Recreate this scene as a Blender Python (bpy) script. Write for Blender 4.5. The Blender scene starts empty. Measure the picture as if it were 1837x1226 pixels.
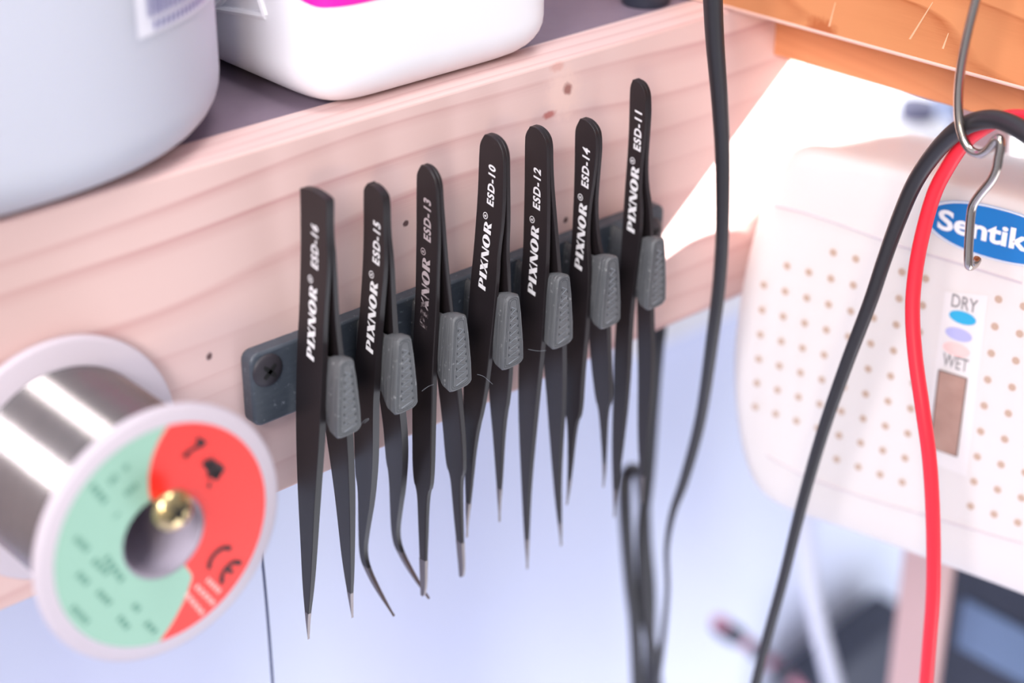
import bpy, bmesh, math, random
from mathutils import Vector, Matrix
random.seed(7)
SC = bpy.context.scene
COL = SC.collection
MM = 0.001

# ------------------------------------------------------------------ camera
W, H, F = 1837.0, 1226.0, 3350.0
AX = Vector((0.7471047, 0.30290415, -0.59167866))      # world X seen by the camera
AY = Vector((-0.66470195, 0.34369748, -0.66335764))
AZ = Vector((0.00242468, 0.88888757, 0.45811898))
CAM = Vector((-0.25111726, -0.34630467, 0.16073917))
cd = bpy.data.cameras.new('camera'); cam = bpy.data.objects.new('camera', cd); COL.objects.link(cam)
R = Matrix((AX, AY, AZ))                                # rows: world axes in camera space = camera->world
cam.matrix_world = Matrix.Translation(CAM) @ R.to_4x4()
cd.sensor_width = 36.0; cd.lens = F / W * 36.0
cd.clip_start = 0.01; cd.clip_end = 50
cd.dof.use_dof = True; cd.dof.focus_distance = 0.482; cd.dof.aperture_fstop = 5.6; cd.dof.aperture_blades = 8
SC.camera = cam

def ray(p):
    return R @ Vector((p[0] - W / 2, -(p[1] - H / 2), -F))
def un(p, ax, v):                                       # measure: where the sight line of a photo point meets a world plane
    r = ray(p); s = (v - CAM[ax]) / r[ax]; return CAM + r * s
def unp(p, o, n):
    r = ray(p); s = (o - CAM).dot(n) / r.dot(n); return CAM + r * s

# ------------------------------------------------------------------ scene helpers
def base_of(o):
    v = Vector((0, 0, 0))
    while o is not None:
        v = v + o.location; o = o.parent
    return v
def tag(o, label, cat, group=None, kind=None):
    if label: o['label'] = label
    if cat: o['category'] = cat
    if group: o['group'] = group
    if kind: o['kind'] = kind
    return o
def thing(name, loc, label, cat, group=None):
    o = bpy.data.objects.new(name, None); COL.objects.link(o); o.location = loc; o.empty_display_size = .01
    return tag(o, label, cat, group)
def obj(name, bm, mat, parent=None, smooth=True, angle=35):
    bmesh.ops.recalc_face_normals(bm, faces=bm.faces)
    me = bpy.data.meshes.new(name)
    xs = [v.co for v in bm.verts]
    c = Vector(((min(v.x for v in xs) + max(v.x for v in xs)) / 2, (min(v.y for v in xs) + max(v.y for v in xs)) / 2, min(v.z for v in xs)))
    bmesh.ops.translate(bm, vec=-c, verts=bm.verts)
    bm.to_mesh(me); bm.free()
    mats = mat if isinstance(mat, list) else [mat]
    for m in mats: me.materials.append(m)
    if smooth:
        for p in me.polygons: p.use_smooth = True
        me.set_sharp_from_angle(angle=math.radians(angle))
    o = bpy.data.objects.new(name, me); COL.objects.link(o)
    if parent is not None:
        o.parent = parent; o.location = c - base_of(parent)
    else: o.location = c
    return o
def bevel_mod(o, w, seg=2, ang=40):
    m = o.modifiers.new('bevel', 'BEVEL'); m.width = w; m.segments = seg; m.limit_method = 'ANGLE'; m.angle_limit = math.radians(ang)
    m.harden_normals = False
    return o
def copy_tree(o, parent=None, off=None):
    c = o.copy(); COL.objects.link(c)
    if parent is not None: c.parent = parent
    if off is not None: c.location = o.location + off
    for ch in list(o.children): copy_tree(ch, c)
    return c

def frame(i, P):
    t = (P[min(i + 1, len(P) - 1)] - P[max(i - 1, 0)])
    return t.normalized()
def crom(P, n=8):
    out = []
    for i in range(len(P) - 1):
        p0 = P[max(i - 1, 0)]; p1 = P[i]; p2 = P[i + 1]; p3 = P[min(i + 2, len(P) - 1)]
        for k in range(n):
            t = k / n
            out.append(0.5 * ((2 * p1) + (p2 - p0) * t + (2 * p0 - 5 * p1 + 4 * p2 - p3) * t * t + (3 * p1 - p0 - 3 * p2 + p3) * t ** 3))
    out.append(P[-1]); return out
def tube(bm, P, rad, seg=14, flat=1.0, up=None, cap=True):
    """P: points; rad: radius or list; flat: ratio of the second axis"""
    if not isinstance(rad, (list, tuple)): rad = [rad] * len(P)
    rings = []; n = None
    for i, p in enumerate(P):
        t = frame(i, P)
        if n is None:
            a = up or Vector((0, 0, 1))
            if abs(t.dot(a)) > .95: a = Vector((0, 1, 0))
            n = (a - t * a.dot(t)).normalized()
        else:
            n = (n - t * n.dot(t)).normalized()
        b = t.cross(n)
        rings.append([bm.verts.new(p + (n * math.cos(2 * math.pi * k / seg) + b * (flat * math.sin(2 * math.pi * k / seg))) * rad[i]) for k in range(seg)])
    for i in range(len(rings) - 1):
        for k in range(seg):
            bm.faces.new((rings[i][k], rings[i][(k + 1) % seg], rings[i + 1][(k + 1) % seg], rings[i + 1][k]))
    if cap:
        bm.faces.new(rings[0][::-1]); bm.faces.new(rings[-1])
    return bm
def tube_obj(name, P, rad, mat, parent=None, seg=14, n=8, flat=1.0, up=None):
    P = [Vector(p) for p in P]
    if isinstance(rad, (list, tuple)):
        Q = crom([Vector((r, 0, 0)) for r in rad], n); rad = [q.x for q in Q]
    bm = bmesh.new(); tube(bm, crom(P, n), rad, seg, flat, up)
    return obj(name, bm, mat, parent, angle=60)
def lathe(bm, prof, o, axis, seg=64, cap0=True, cap1=True):
    """prof: (r, h) list along axis from o"""
    axis = axis.normalized(); a = Vector((0, 0, 1)) if abs(axis.z) < .9 else Vector((1, 0, 0))
    u = (a - axis * a.dot(axis)).normalized(); v = axis.cross(u)
    rings = []
    for r, h in prof:
        rings.append([bm.verts.new(o + axis * h + (u * math.cos(2 * math.pi * k / seg) + v * math.sin(2 * math.pi * k / seg)) * r) for k in range(seg)])
    for i in range(len(rings) - 1):
        for k in range(seg):
            bm.faces.new((rings[i][k], rings[i][(k + 1) % seg], rings[i + 1][(k + 1) % seg], rings[i + 1][k]))
    if cap0: bm.faces.new(rings[0][::-1])
    if cap1: bm.faces.new(rings[-1])
    return bm
def box(bm, lo, hi, M=None):
    vs = [bm.verts.new(Vector((x, y, z))) for x in (lo[0], hi[0]) for y in (lo[1], hi[1]) for z in (lo[2], hi[2])]
    for f in ((0, 1, 3, 2), (4, 6, 7, 5), (0, 4, 5, 1), (2, 3, 7, 6), (0, 2, 6, 4), (1, 5, 7, 3)):
        bm.faces.new([vs[i] for i in f])
    if M: bmesh.ops.transform(bm, matrix=M, verts=vs)
    return vs
def chaikin(P, it=2, closed=True):
    for _ in range(it):
        Q = []
        n = len(P)
        for i in range(n if closed else n - 1):
            a, b = P[i], P[(i + 1) % n]
            Q += [a * .75 + b * .25, a * .25 + b * .75]
        P = Q if closed else [P[0]] + Q + [P[-1]]
    return P

# ------------------------------------------------------------------ materials
def lin(c):
    return tuple(((v / 255) / 12.92 if v / 255 <= .04045 else ((v / 255 + .055) / 1.055) ** 2.4) for v in c) + (1,)
def mat(name, col, rough=.5, metal=0., spec=.5, **kw):
    m = bpy.data.materials.new(name); m.use_nodes = True; b = m.node_tree.nodes['Principled BSDF']
    b.inputs['Base Color'].default_value = lin(col); b.inputs['Roughness'].default_value = rough
    b.inputs['Metallic'].default_value = metal; b.inputs['Specular IOR Level'].default_value = spec
    for k, v in kw.items(): b.inputs[k.replace('_', ' ')].default_value = v
    return m
class NT:
    def __init__(s, m): s.t = m.node_tree; s.b = s.t.nodes['Principled BSDF']
    def n(s, t, **kw):
        x = s.t.nodes.new(t)
        for k, v in kw.items():
            if k.startswith('i_'): x.inputs[k[2:].replace('_', ' ')].default_value = v
            else: setattr(x, k, v)
        return x
    def l(s, a, b): s.t.links.new(a, b)
    def pos(s, scale=(1, 1, 1), rot=(0, 0, 0), loc=(0, 0, 0)):
        g = s.n('ShaderNodeNewGeometry'); mp = s.n('ShaderNodeMapping')
        mp.inputs['Scale'].default_value = scale; mp.inputs['Rotation'].default_value = rot; mp.inputs['Location'].default_value = loc
        s.l(g.outputs['Position'], mp.inputs['Vector']); return mp.outputs[0]
    def noise(s, vec, scale, detail=3, rough=.5, dist=0):
        x = s.n('ShaderNodeTexNoise'); x.inputs['Scale'].default_value = scale; x.inputs['Detail'].default_value = detail
        x.inputs['Roughness'].default_value = rough; x.inputs['Distortion'].default_value = dist
        s.l(vec, x.inputs['Vector']); return x.outputs['Fac']
    def ramp(s, fac, stops, interp='LINEAR'):
        r = s.n('ShaderNodeValToRGB'); r.color_ramp.interpolation = interp; e = r.color_ramp.elements
        e[0].position, e[0].color = stops[0]; e[1].position, e[1].color = stops[-1]
        for p, c in stops[1:-1]:
            x = e.new(p); x.color = c
        s.l(fac, r.inputs[0]); return r.outputs[0]
    def mix(s, fac, a, b, mode='MIX'):
        x = s.n('ShaderNodeMix', data_type='RGBA', blend_type=mode)
        for i, v in ((0, fac), (6, a), (7, b)):
            if hasattr(v, 'links') or hasattr(v, 'is_linked'): s.l(v, x.inputs[i])
            else: x.inputs[i].default_value = v
        return x.outputs[2]
    def math(s, op, a, b=0.):
        x = s.n('ShaderNodeMath', operation=op)
        for i, v in enumerate((a, b)):
            if hasattr(v, 'is_linked'): s.l(v, x.inputs[i])
            else: x.inputs[i].default_value = v
        return x.outputs[0]
    def color(s, c): s.l(c, s.b.inputs['Base Color'])
    def bump(s, h, strength=.3, dist=.0005):
        x = s.n('ShaderNodeBump'); x.inputs['Strength'].default_value = strength; x.inputs['Distance'].default_value = dist
        s.l(h, x.inputs['Height']); s.l(x.outputs[0], s.b.inputs['Normal'])

G = lambda v: (v, v, v, 1)
def wood(name, base, dark, axis, pitch, seed, spots=(), rough=.6, tone=None, sharp=.55, amount=1.0, offx=0.0, warp=1.0):
    """lines run along `axis` ('x' or 'y'); growth rings spaced `pitch`"""
    m = mat(name, base, rough, spec=.25); t = NT(m)
    s = (7, 60, 60) if axis == 'x' else (60, 7, 60)
    low = t.noise(t.pos(s, loc=(seed, seed * .7, seed * 1.3)), .55, 2, .5)
    g = t.n('ShaderNodeNewGeometry'); sp = t.n('ShaderNodeSeparateXYZ'); t.l(g.outputs['Position'], sp.inputs[0])
    # ring phase: height + depth, bent by the slow noise
    cross = t.math('ADD', t.math('MULTIPLY', sp.outputs['Z'], 1 / pitch), t.math('MULTIPLY', sp.outputs['Y' if axis == 'x' else 'X'], 2.6 / pitch))
    along = t.math('MULTIPLY', sp.outputs['X' if axis == 'x' else 'Y'], offx)
    ph = t.math('ADD', t.math('ADD', cross, along), t.math('MULTIPLY', low, 3.2 * warp))
    saw = t.math('FRACT', ph)
    f = (5, 900, 900) if axis == 'x' else (900, 5, 900)
    fib = t.noise(t.pos(f, loc=(seed, 0, 0)), 2.2, 3, .6)
    lines = t.ramp(saw, [(0, G(0)), (sharp, G(.10)), (.80, G(.55)), (.90, G(1)), (.95, G(.6)), (1, G(0))])
    lf = t.math('MULTIPLY', lines, t.math('MULTIPLY', t.math('ADD', t.math('MULTIPLY', fib, .7), .45), amount))
    strong = t.noise(t.pos((4, 22, 22) if axis == 'x' else (22, 4, 22), loc=(seed * 2, 5, seed)), 1.5, 2)
    lf = t.math('MULTIPLY', lf, t.ramp(strong, [(.34, G(.25)), (.66, G(1))]))
    c = t.mix(lf, lin(base), lin(dark))
    patch = t.noise(t.pos((6, 14, 14) if axis == 'x' else (14, 6, 14), loc=(3 + seed, 1, 2)), 1.6, 2)
    c = t.mix(t.math('MULTIPLY', t.math('SUBTRACT', patch, .38), 1.1), c, lin(tone or base))
    for (p, r, sc, col, k) in spots:                     # knots, nail holes: stains with a place of their own
        g2 = t.n('ShaderNodeVectorMath', operation='SUBTRACT'); t.l(g.outputs['Position'], g2.inputs[0]); g2.inputs[1].default_value = p
        g3 = t.n('ShaderNodeVectorMath', operation='MULTIPLY'); t.l(g2.outputs[0], g3.inputs[0]); g3.inputs[1].default_value = sc
        nz = t.noise(t.pos((400, 400, 400)), 1.3, 2)
        ln = t.n('ShaderNodeVectorMath', operation='LENGTH'); t.l(g3.outputs[0], ln.inputs[0])
        d = t.math('ADD', ln.outputs['Value'], t.math('MULTIPLY', t.math('SUBTRACT', nz, .5), r * .9))
        mr = t.n('ShaderNodeMapRange'); t.l(d, mr.inputs[0]); mr.inputs[1].default_value = r; mr.inputs[2].default_value = r * .45
        mr.inputs[3].default_value = 0; mr.inputs[4].default_value = k
        c = t.mix(mr.outputs[0], c, lin(col))
    t.color(c); t.bump(fib, .10, .0003)
    return m

V3 = lambda x, y, z: Vector((x * MM, y * MM, z * MM))
def hole(p, r=1.25): return (un(p, 1, 0), r * MM, (1.0, .3, 1.0), (70, 40, 45), .9)
PINE = wood('pale pine', (221, 190, 185), (194, 146, 144), 'x', .0115, 2.3,
            spots=[(un((1010, 165), 1, 0), 7.5 * MM, (1, .4, .8), (228, 196, 188), .9),
                   (un((1018, 160), 1, 0), 2.1 * MM, (1, .4, 1), (140, 82, 76), .85),
                   (un((985, 206), 1, 0), 2.4 * MM, (.8, .4, 1.8), (184, 110, 104), .9),
                   (un((1000, 120), 1, 0), 2.6 * MM, (.8, .4, 1.6), (206, 150, 140), .6),
                   hole((375, 640), 1.25), hole((728, 401), 1.15), hole((1015, 395), 1.2)], tone=(224, 200, 198), rough=.62)
ORANGE = wood('orange lacquered pine', (216, 144, 96), (172, 94, 54), 'y', .012, 8.1, rough=.35, tone=(222, 152, 106), amount=1.5, sharp=.35,
              spots=[(un((1475, 52), 0, .1435), 4.2 * MM, (.4, .7, 1), (176, 92, 52), .8)])
ORANGE2 = wood('orange stained batten', (224, 150, 104), (200, 120, 76), 'y', .0045, 4.4, rough=.4, tone=(230, 160, 116), amount=.7, sharp=.3)
M_scratch = mat('pale scratch', (240, 186, 146), .5)
M_lit_edge = mat('lit edge tint', (232, 190, 176), .5)  # pale tint for light painted along the beam edge
M_grey = mat('grey shelf paint', (124, 108, 124), .55); t = NT(M_grey)
t.color(t.mix(t.noise(t.pos((90, 90, 90)), 2.0, 4), lin((118, 102, 118)), lin((132, 116, 130))))
# 3D-printed plastic
def printed(name, a, b, axis_scale, k=.5):
    m = mat(name, a, .42, spec=.45); t = NT(m)
    n1 = t.noise(t.pos(axis_scale, loc=(1, 2, 3)), 1.0, 3, .6)
    n2 = t.noise(t.pos((700, 700, 700)), 1.0, 3, .6)
    c = t.mix(n1, lin(a), lin(b)); c = t.mix(t.ramp(n2, [(.62, G(0)), (.74, G(1))]), c, lin([min(255, v + 38) for v in b]))
    t.color(c); t.bump(n1, k, .0004); return m
M_rail = printed('slate printed plastic', (58, 64, 74), (76, 83, 92), (260, 260, 900), .25)
M_peg = printed('grey printed plastic', (60, 64, 70), (108, 109, 111), (60, 1400, 60), .8)
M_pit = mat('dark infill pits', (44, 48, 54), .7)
M_bead = mat('grey printed bead', (118, 124, 132), .4)
M_black = mat('black coating', (34, 28, 31), .42, spec=.4); t = NT(M_black)
n = t.noise(t.pos((2600, 2600, 2600)), 1.0, 2, .6); t.color(t.mix(t.ramp(n, [(.70, G(0)), (.80, G(.35))]), lin((33, 28, 31)), lin((110, 104, 106)))); t.bump(n, .06, .0001)
M_print = mat('white lettering', (228, 228, 232), .5)
M_worn_print = mat('worn lettering', (190, 178, 180), .5); t = NT(M_worn_print)
n = t.noise(t.pos((700, 700, 700)), 1.0, 3, .6)
g = t.n('ShaderNodeNewGeometry'); sp = t.n('ShaderNodeSeparateXYZ'); t.l(g.outputs['Position'], sp.inputs[0])
hgt = t.math('MULTIPLY', t.math('ADD', sp.outputs['Z'], .0535), 22.0)      # the print is rubbed away towards the grip
t.color(t.mix(t.ramp(t.math('ADD', t.math('MULTIPLY', n, .8), hgt), [(.40, G(0)), (.62, G(1))]), lin((46, 38, 41)), lin((176, 164, 168))))
M_steel = mat('bare steel', (120, 112, 112), .38, 1.0)
M_screw = mat('black screw', (52, 48, 54), .5, spec=.4)
M_slot = mat('screw recess', (12, 11, 12), .7)
M_brass = mat('brass plated screw', (214, 190, 140), .25, 1.0)
M_flange = mat('milky plastic flange', (222, 212, 222), .35, Transmission_Weight=.25, IOR=1.3)
M_hub = mat('milky hub', (176, 168, 184), .45)
M_solder = mat('solder wire', (205, 196, 192), .2, 1.0); t = NT(M_solder)
n = t.noise(t.pos((8, 2600, 8)), 1.0, 2, .5); t.color(t.mix(n, lin((142, 137, 138)), lin((166, 160, 158))))
M_red = mat('red label', (240, 44, 34), .4)
M_green = mat('pale green label', (150, 194, 174), .45)
M_ink = mat('black ink', (40, 24, 28), .6); M_greenink = mat('green print', (92, 146, 128), .6); M_pinkink = mat('white print', (255, 196, 190), .6)
M_jug = mat('frosted plastic', (200, 203, 216), .5, Subsurface_Weight=.35, Subsurface_Radius=(.02, .02, .024), Subsurface_Scale=1.0)
M_jug_label = mat('white sticker', (232, 232, 242), .5); M_bar = mat('grey barcode print', (150, 150, 186), .6)
M_white = mat('white plastic', (240, 240, 246), .42, Subsurface_Weight=.15, Subsurface_Radius=(.01, .01, .01))
M_magenta = mat('magenta label', (255, 24, 172), .4)
M_cream = mat('cream plastic', (226, 219, 217), .5)
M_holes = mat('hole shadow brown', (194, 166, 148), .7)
M_blue = mat('blue logo', (20, 116, 190), .4); M_lightblue = mat('pale blue line', (150, 180, 220), .5)
M_grid = mat('groove grey', (204, 194, 200), .6)
M_cyan = mat('dry dot', (46, 168, 214), .5); M_lav = mat('lavender dot', (178, 178, 224), .5); M_pink = mat('pink dot', (255, 200, 196), .5)
M_txt = mat('grey text', (140, 136, 138), .6); M_wink = mat('logo white', (244, 244, 248), .5)
M_gel = mat('brown gel window', (168, 130, 116), .25); t = NT(M_gel)
t.color(t.mix(t.noise(t.pos((120, 120, 120)), 1.2, 3), lin((150, 110, 98)), lin((196, 160, 146))))
M_wire = mat('steel hook', (190, 180, 172), .2, 1.0)
M_rubber = mat('black cable rubber', (42, 40, 44), .42, spec=.5)
M_redcable = mat('red cable rubber', (244, 40, 58), .4)
M_wall = mat('white wall', (206, 216, 244), .8)
t = NT(M_wall)
n = t.noise(t.pos((7, 7, 1.2), loc=(2, 0, 0)), 1.4, 2)
t.color(t.mix(t.ramp(n, [(.35, G(0)), (.7, G(1))]), lin((222, 228, 246)), lin((208, 212, 238))))
M_wall2 = mat('lilac wall', (206, 208, 232), .8)
M_dark = mat('dark grey plastic', (44, 48, 62), .5); M_screen = mat('slate screen', (104, 124, 156), .35)
M_tan = mat('tan timber', (206, 172, 170), .6)
M_strap = mat('white cord', (226, 228, 244), .5)
M_frame = mat('window frame white', (244, 242, 246), .5)
M_pane = mat('bright daylight pane', (255, 255, 255), .3)
b = M_pane.node_tree.nodes['Principled BSDF']; b.inputs['Emission Color'].default_value = (1, .98, 1, 1); b.inputs['Emission Strength'].default_value = 1.6
M_plug = mat('dull red connector', (206, 130, 150), .5)
M_jarcap = mat('blue grey cap', (112, 112, 140), .5)

# ------------------------------------------------------------------ setting
bm = bmesh.new()                                          # back wall under the shelf, soft vertical undulation
nx = 120
xs = [-.9 + 2.3 * i / nx for i in range(nx + 1)]
def wy(x): return .235 + .004 * math.sin(x * 23) + .003 * math.sin(x * 51 + 1)
top = [bm.verts.new((x, wy(x), .6)) for x in xs]; bot = [bm.verts.new((x, wy(x), -1.0)) for x in xs]
for i in range(nx): bm.faces.new((top[i], bot[i], bot[i + 1], top[i + 1]))
o = obj('wall_back', bm, M_wall, angle=180); o['kind'] = 'structure'
bm = bmesh.new(); box(bm, (-.9, -.9, -1.02), (1.4, .24, -1.0)); o = obj('floor', bm, M_wall2, smooth=False); o['kind'] = 'structure'
# window beyond the right end of the plank
wx0, wx1, wz0, wz1 = .33, .86, -.235, .02
bm = bmesh.new(); box(bm, (wx0, .215, wz0), (wx1, .221, wz1)); pane = obj('window_1', bm, M_pane, smooth=False); pane['kind'] = 'structure'
bm = bmesh.new()
for lo, hi in (((wx0 - .02, .205, wz0 - .02), (wx1 + .02, .226, wz0)), ((wx0 - .02, .205, wz1), (wx1 + .02, .226, wz1 + .02)),
               ((wx0 - .02, .205, wz0), (wx0, .226, wz1)), ((wx1, .205, wz0), (wx1 + .02, .226, wz1))): box(bm, lo, hi)
obj('window_frame', bm, M_frame, pane, smooth=False)

# ------------------------------------------------------------------ plank, shelf, beam, batten
bm = bmesh.new(); box(bm, V3(-330, 0, -95), V3(177, 14.5, 0))
plank = bevel_mod(obj('pine_plank', bm, PINE), .0009, 3); tag(plank, 'pale pink pine plank with knots and nail holes, carrying the tweezer rack', 'plank')
bm = bmesh.new(); box(bm, V3(-330, 14.7, -18), V3(400, 190, -.6))
tag(obj('shelf_board', bm, M_grey, smooth=False), 'dull mauve grey shelf board behind the pine plank, under the two bottles', 'shelf')
bd = Vector((.055, -1, 0)).normalized(); bn = Vector((-1, -.055, 0)).normalized()     # along the beam (towards the viewer), out of its face
BM = Matrix((( -bn.x, -bd.x, 0, .1413), (-bn.y, -bd.y, 0, 0), (0, 0, 1, 0), (0, 0, 0, 1)))   # local x: depth to +X, local y: away
bm = bmesh.new(); box(bm, V3(0, -260, .4), V3(42, 180, 35), BM)
beam = bevel_mod(obj('orange_beam', bm, ORANGE), .0008, 3); tag(beam, 'thick orange lacquered pine beam running toward the viewer over the plank end', 'beam', kind='thing')
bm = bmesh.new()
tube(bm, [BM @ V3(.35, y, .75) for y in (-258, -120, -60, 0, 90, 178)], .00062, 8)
obj('lit_edge', bm, M_lit_edge, beam)  # pale strip painting the light caught by the beam's rounded lower edge
for (p, q) in (((1505, 2), (1494, 45)), ((1673, 4), (1633, 70)), ((1700, 60), (1690, 88))):   # scratches in the lacquer
    a = un(p, 0, .1413 + .0035); c = un(q, 0, .1413 + .0035)
    a, c = [v + bn * ((BM.translation - v).dot(bn) - .00002 + .0001) for v in (a, c)]
    s = Vector((0, .00032, 0)); bm = bmesh.new()
    bm.faces.new([bm.verts.new(v) for v in (a - s * .4, a + s * .4, c + s, c - s)])
    obj('scratch', bm, M_scratch, beam, smooth=False)
bm = bmesh.new(); box(bm, V3(20.5, -258, -18), V3(33, -.4, .2), BM)
tag(bevel_mod(obj('orange_batten', bm, ORANGE2), .0006, 2), 'narrow orange batten fixed under the orange beam, end against the plank', 'batten')

# ------------------------------------------------------------------ bottles
def loop_bottle(bm, prof, fn, seg=96):
    """prof: (scale inset, z) rows; fn(theta, inset) -> x, y"""
    rings = []
    for ins, z in prof:
        rings.append([bm.verts.new(Vector((*fn(2 * math.pi * k / seg, ins), z))) for k in range(seg)])
    for i in range(len(rings) - 1):
        for k in range(seg): bm.faces.new((rings[i][k], rings[i][(k + 1) % seg], rings[i + 1][(k + 1) % seg], rings[i + 1][k]))
    bm.faces.new(rings[0][::-1]); bm.faces.new(rings[-1])
def sup(cx, cy, hx, hy, e):
    def fn(t, ins):
        c, s = math.cos(t), math.sin(t)
        return (cx + (hx - ins) * math.copysign(abs(c) ** (2 / e), c), cy + (hy - ins) * math.copysign(abs(s) ** (2 / e), s))
    return fn
def bottle_profile(rb, h, sh, neck_ins):
    pr = [(rb + .008, .0012), (rb + .002, .0)]
    for k in range(1, 9):
        a = math.pi / 2 * k / 8; pr.append((rb - rb * math.sin(a), rb - rb * math.cos(a)))
    pr += [(0, h * .3), (0, h * .55), (0, h - sh)]
    for k in range(1, 9):
        a = math.pi / 2 * k / 8; pr.append((neck_ins * (1 - math.cos(a)), h - sh + sh * math.sin(a)))
    pr += [(neck_ins, h + .012)]
    return pr
# white bottle
E2 = 8.0
B2 = sup(.0388, .0478, .0395, .0445, E2)
b2 = thing('white_bottle', V3(38.8, 47.8, 0), 'opaque white square bottle with magenta label, behind the middle of the plank', 'bottle')
bm = bmesh.new(); loop_bottle(bm, bottle_profile(.011, .17, .03, .026), B2); obj('body', bm, M_white, b2, angle=80)
bm = bmesh.new(); lathe(bm, [(.0155, 0), (.016, .001), (.016, .02), (.0145, .022)], Vector((.0388, .0478, .176)), Vector((0, 0, 1)), 40); obj('cap', bm, M_white, b2)
def wrap_quad(bm, fn, t0, t1, z0, z1, off, n=24, rc=.0):
    rows = []
    for j in range(9):
        z = z0 + (z1 - z0) * j / 8; r = []
        for i in range(n + 1):
            t = t0 + (t1 - t0) * i / n; x, y = fn(t, -off); r.append(bm.verts.new((x, y, z)))
        rows.append(r)
    for j in range(8):
        for i in range(n): bm.faces.new((rows[j][i], rows[j][i + 1], rows[j + 1][i + 1], rows[j + 1][i]))
# magenta label on the front face, rounded corners, lying on the surface
def round_rect(x0, y0, x1, y1, r, n=6):
    P = []
    for cx, cy, a0 in ((x1 - r, y1 - r, 0), (x0 + r, y1 - r, 90), (x0 + r, y0 + r, 180), (x1 - r, y0 + r, 270)):
        for k in range(n + 1):
            a = math.radians(a0 + 90 * k / n); P.append((cx + r * math.cos(a), cy + r * math.sin(a)))
    return P
def on_b2(x, off=.0002):                                    # y of the front face at x
    u = abs((x - .0388) / (.0395 + off)); return .0478 - (.0445 + off) * (max(0, 1 - u ** E2)) ** (1 / E2)
LB = un((573, 24), 1, on_b2(.012)); lbx, lbz = LB.x, LB.z
bm = bmesh.new()
f = bm.faces.new([bm.verts.new((x, 0, z)) for x, z in round_rect(lbx, lbz, .072, lbz + .09, .003)])
for k in range(1, 40):
    x = lbx + (.072 - lbx) * k / 40
    bmesh.ops.bisect_plane(bm, geom=bm.verts[:] + bm.edges[:] + bm.faces[:], plane_co=(x, 0, 0), plane_no=(1, 0, 0))
for v in bm.verts: v.co.y = on_b2(v.co.x, .00025)
o = obj('label', bm, M_magenta, b2); o['label'] = 'magenta label'
# embossed triangle on the left face
def left_pt(p, off=.0003):
    r = ray(p).normalized(); f = lambda q: abs((q.x - .0388) / (.0395 + off)) ** E2 + abs((q.y - .0478) / (.0445 + off)) ** E2 - 1
    s_ = .3
    while s_ < .8 and f(CAM + r * s_) > 0: s_ += .0002
    return CAM + r * s_
bm = bmesh.new()
A, Bq, Cq = (388, 14), (477, 28), (448, -60)
for p, q in ((A, Bq), (Bq, Cq), (Cq, A)):
    tube(bm, [left_pt((p[0] + (q[0] - p[0]) * k / 6, p[1] + (q[1] - p[1]) * k / 6), 0) for k in range(7)], .0011, 8)
obj('embossed_triangle', bm, M_white, b2)

# frosted jug
JX, JY, JHX, JHY, JE = -.0843, .0675, .0765, .0750, 2.5
B1 = sup(JX, JY, JHX, JHY, JE)
b1 = thing('frosted_jug', Vector((JX, JY, 0)), 'large frosted translucent jug at the plank front edge, above the solder spool', 'jug')
bm = bmesh.new(); loop_bottle(bm, bottle_profile(.014, .20, .05, .052), B1, 128); obj('body', bm, M_jug, b1, angle=80)
bm = bmesh.new(); lathe(bm, [(.024, 0), (.0245, .001), (.0245, .024), (.023, .026)], Vector((JX, JY, .205)), Vector((0, 0, 1)), 40); obj('cap', bm, M_white, b1)
def jug_hit(p, off):
    r = ray(p).normalized(); best = None
    f = lambda s: (abs((CAM.x + r.x * s - JX) / (JHX + off)) ** JE + abs((CAM.y + r.y * s - JY) / (JHY + off)) ** JE - 1)
    s = .2
    while s < .8 and f(s) > 0: s += .001
    lo, hi = s - .001, s
    for _ in range(30):
        m_ = (lo + hi) / 2
        if f(m_) > 0: lo = m_
        else: hi = m_
    return CAM + r * hi
def jug_t(P):
    return math.atan2(math.copysign(abs((P.y - JY) / JHY) ** (JE / 2), P.y - JY), math.copysign(abs((P.x - JX) / JHX) ** (JE / 2), P.x - JX))
Pl = jug_hit((246, 72), 0); t0 = jug_t(Pl); z0 = Pl.z
bm = bmesh.new(); wrap_quad(bm, B1, t0, t0 + .62, z0, z0 + .06, .00025, 40); lab = obj('sticker', bm, M_jug_label, b1); lab['label'] = 'white sticker with grey printed numbers'
Pb = jug_hit((262, 32), 0); tb = jug_t(Pb)
bm = bmesh.new(); random.seed(3); tt = tb
while tt < tb + .40:
    w_ = random.choice((.006, .010, .014)); wrap_quad(bm, B1, tt, tt + w_, Pb.z, Pb.z + .012, .0006, 2); tt += w_ + random.choice((.005, .008))
for k in range(14): wrap_quad(bm, B1, tb + .02 + k * .026, tb + .036 + k * .026, Pb.z - .003, Pb.z - .001, .0006, 2)
obj('barcode', bm, M_bar, lab)
# black foot of something standing further along the shelf
bm = bmesh.new(); P0 = un((1138, 17), 2, 0); P1 = un((1186, 8), 2, 0)
lathe(bm, [(.0068, 0), (.0072, .001), (.0072, .05), (.006, .052), (.006, .06)], Vector(((P0.x + P1.x) / 2 + .004, P0.y + .004, -.0006)), Vector((0, 0, 1)), 32)
tag(obj('black_canister', bm, M_dark), 'black canister standing on the grey shelf behind the plank, right of the white bottle', 'canister')

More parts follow.
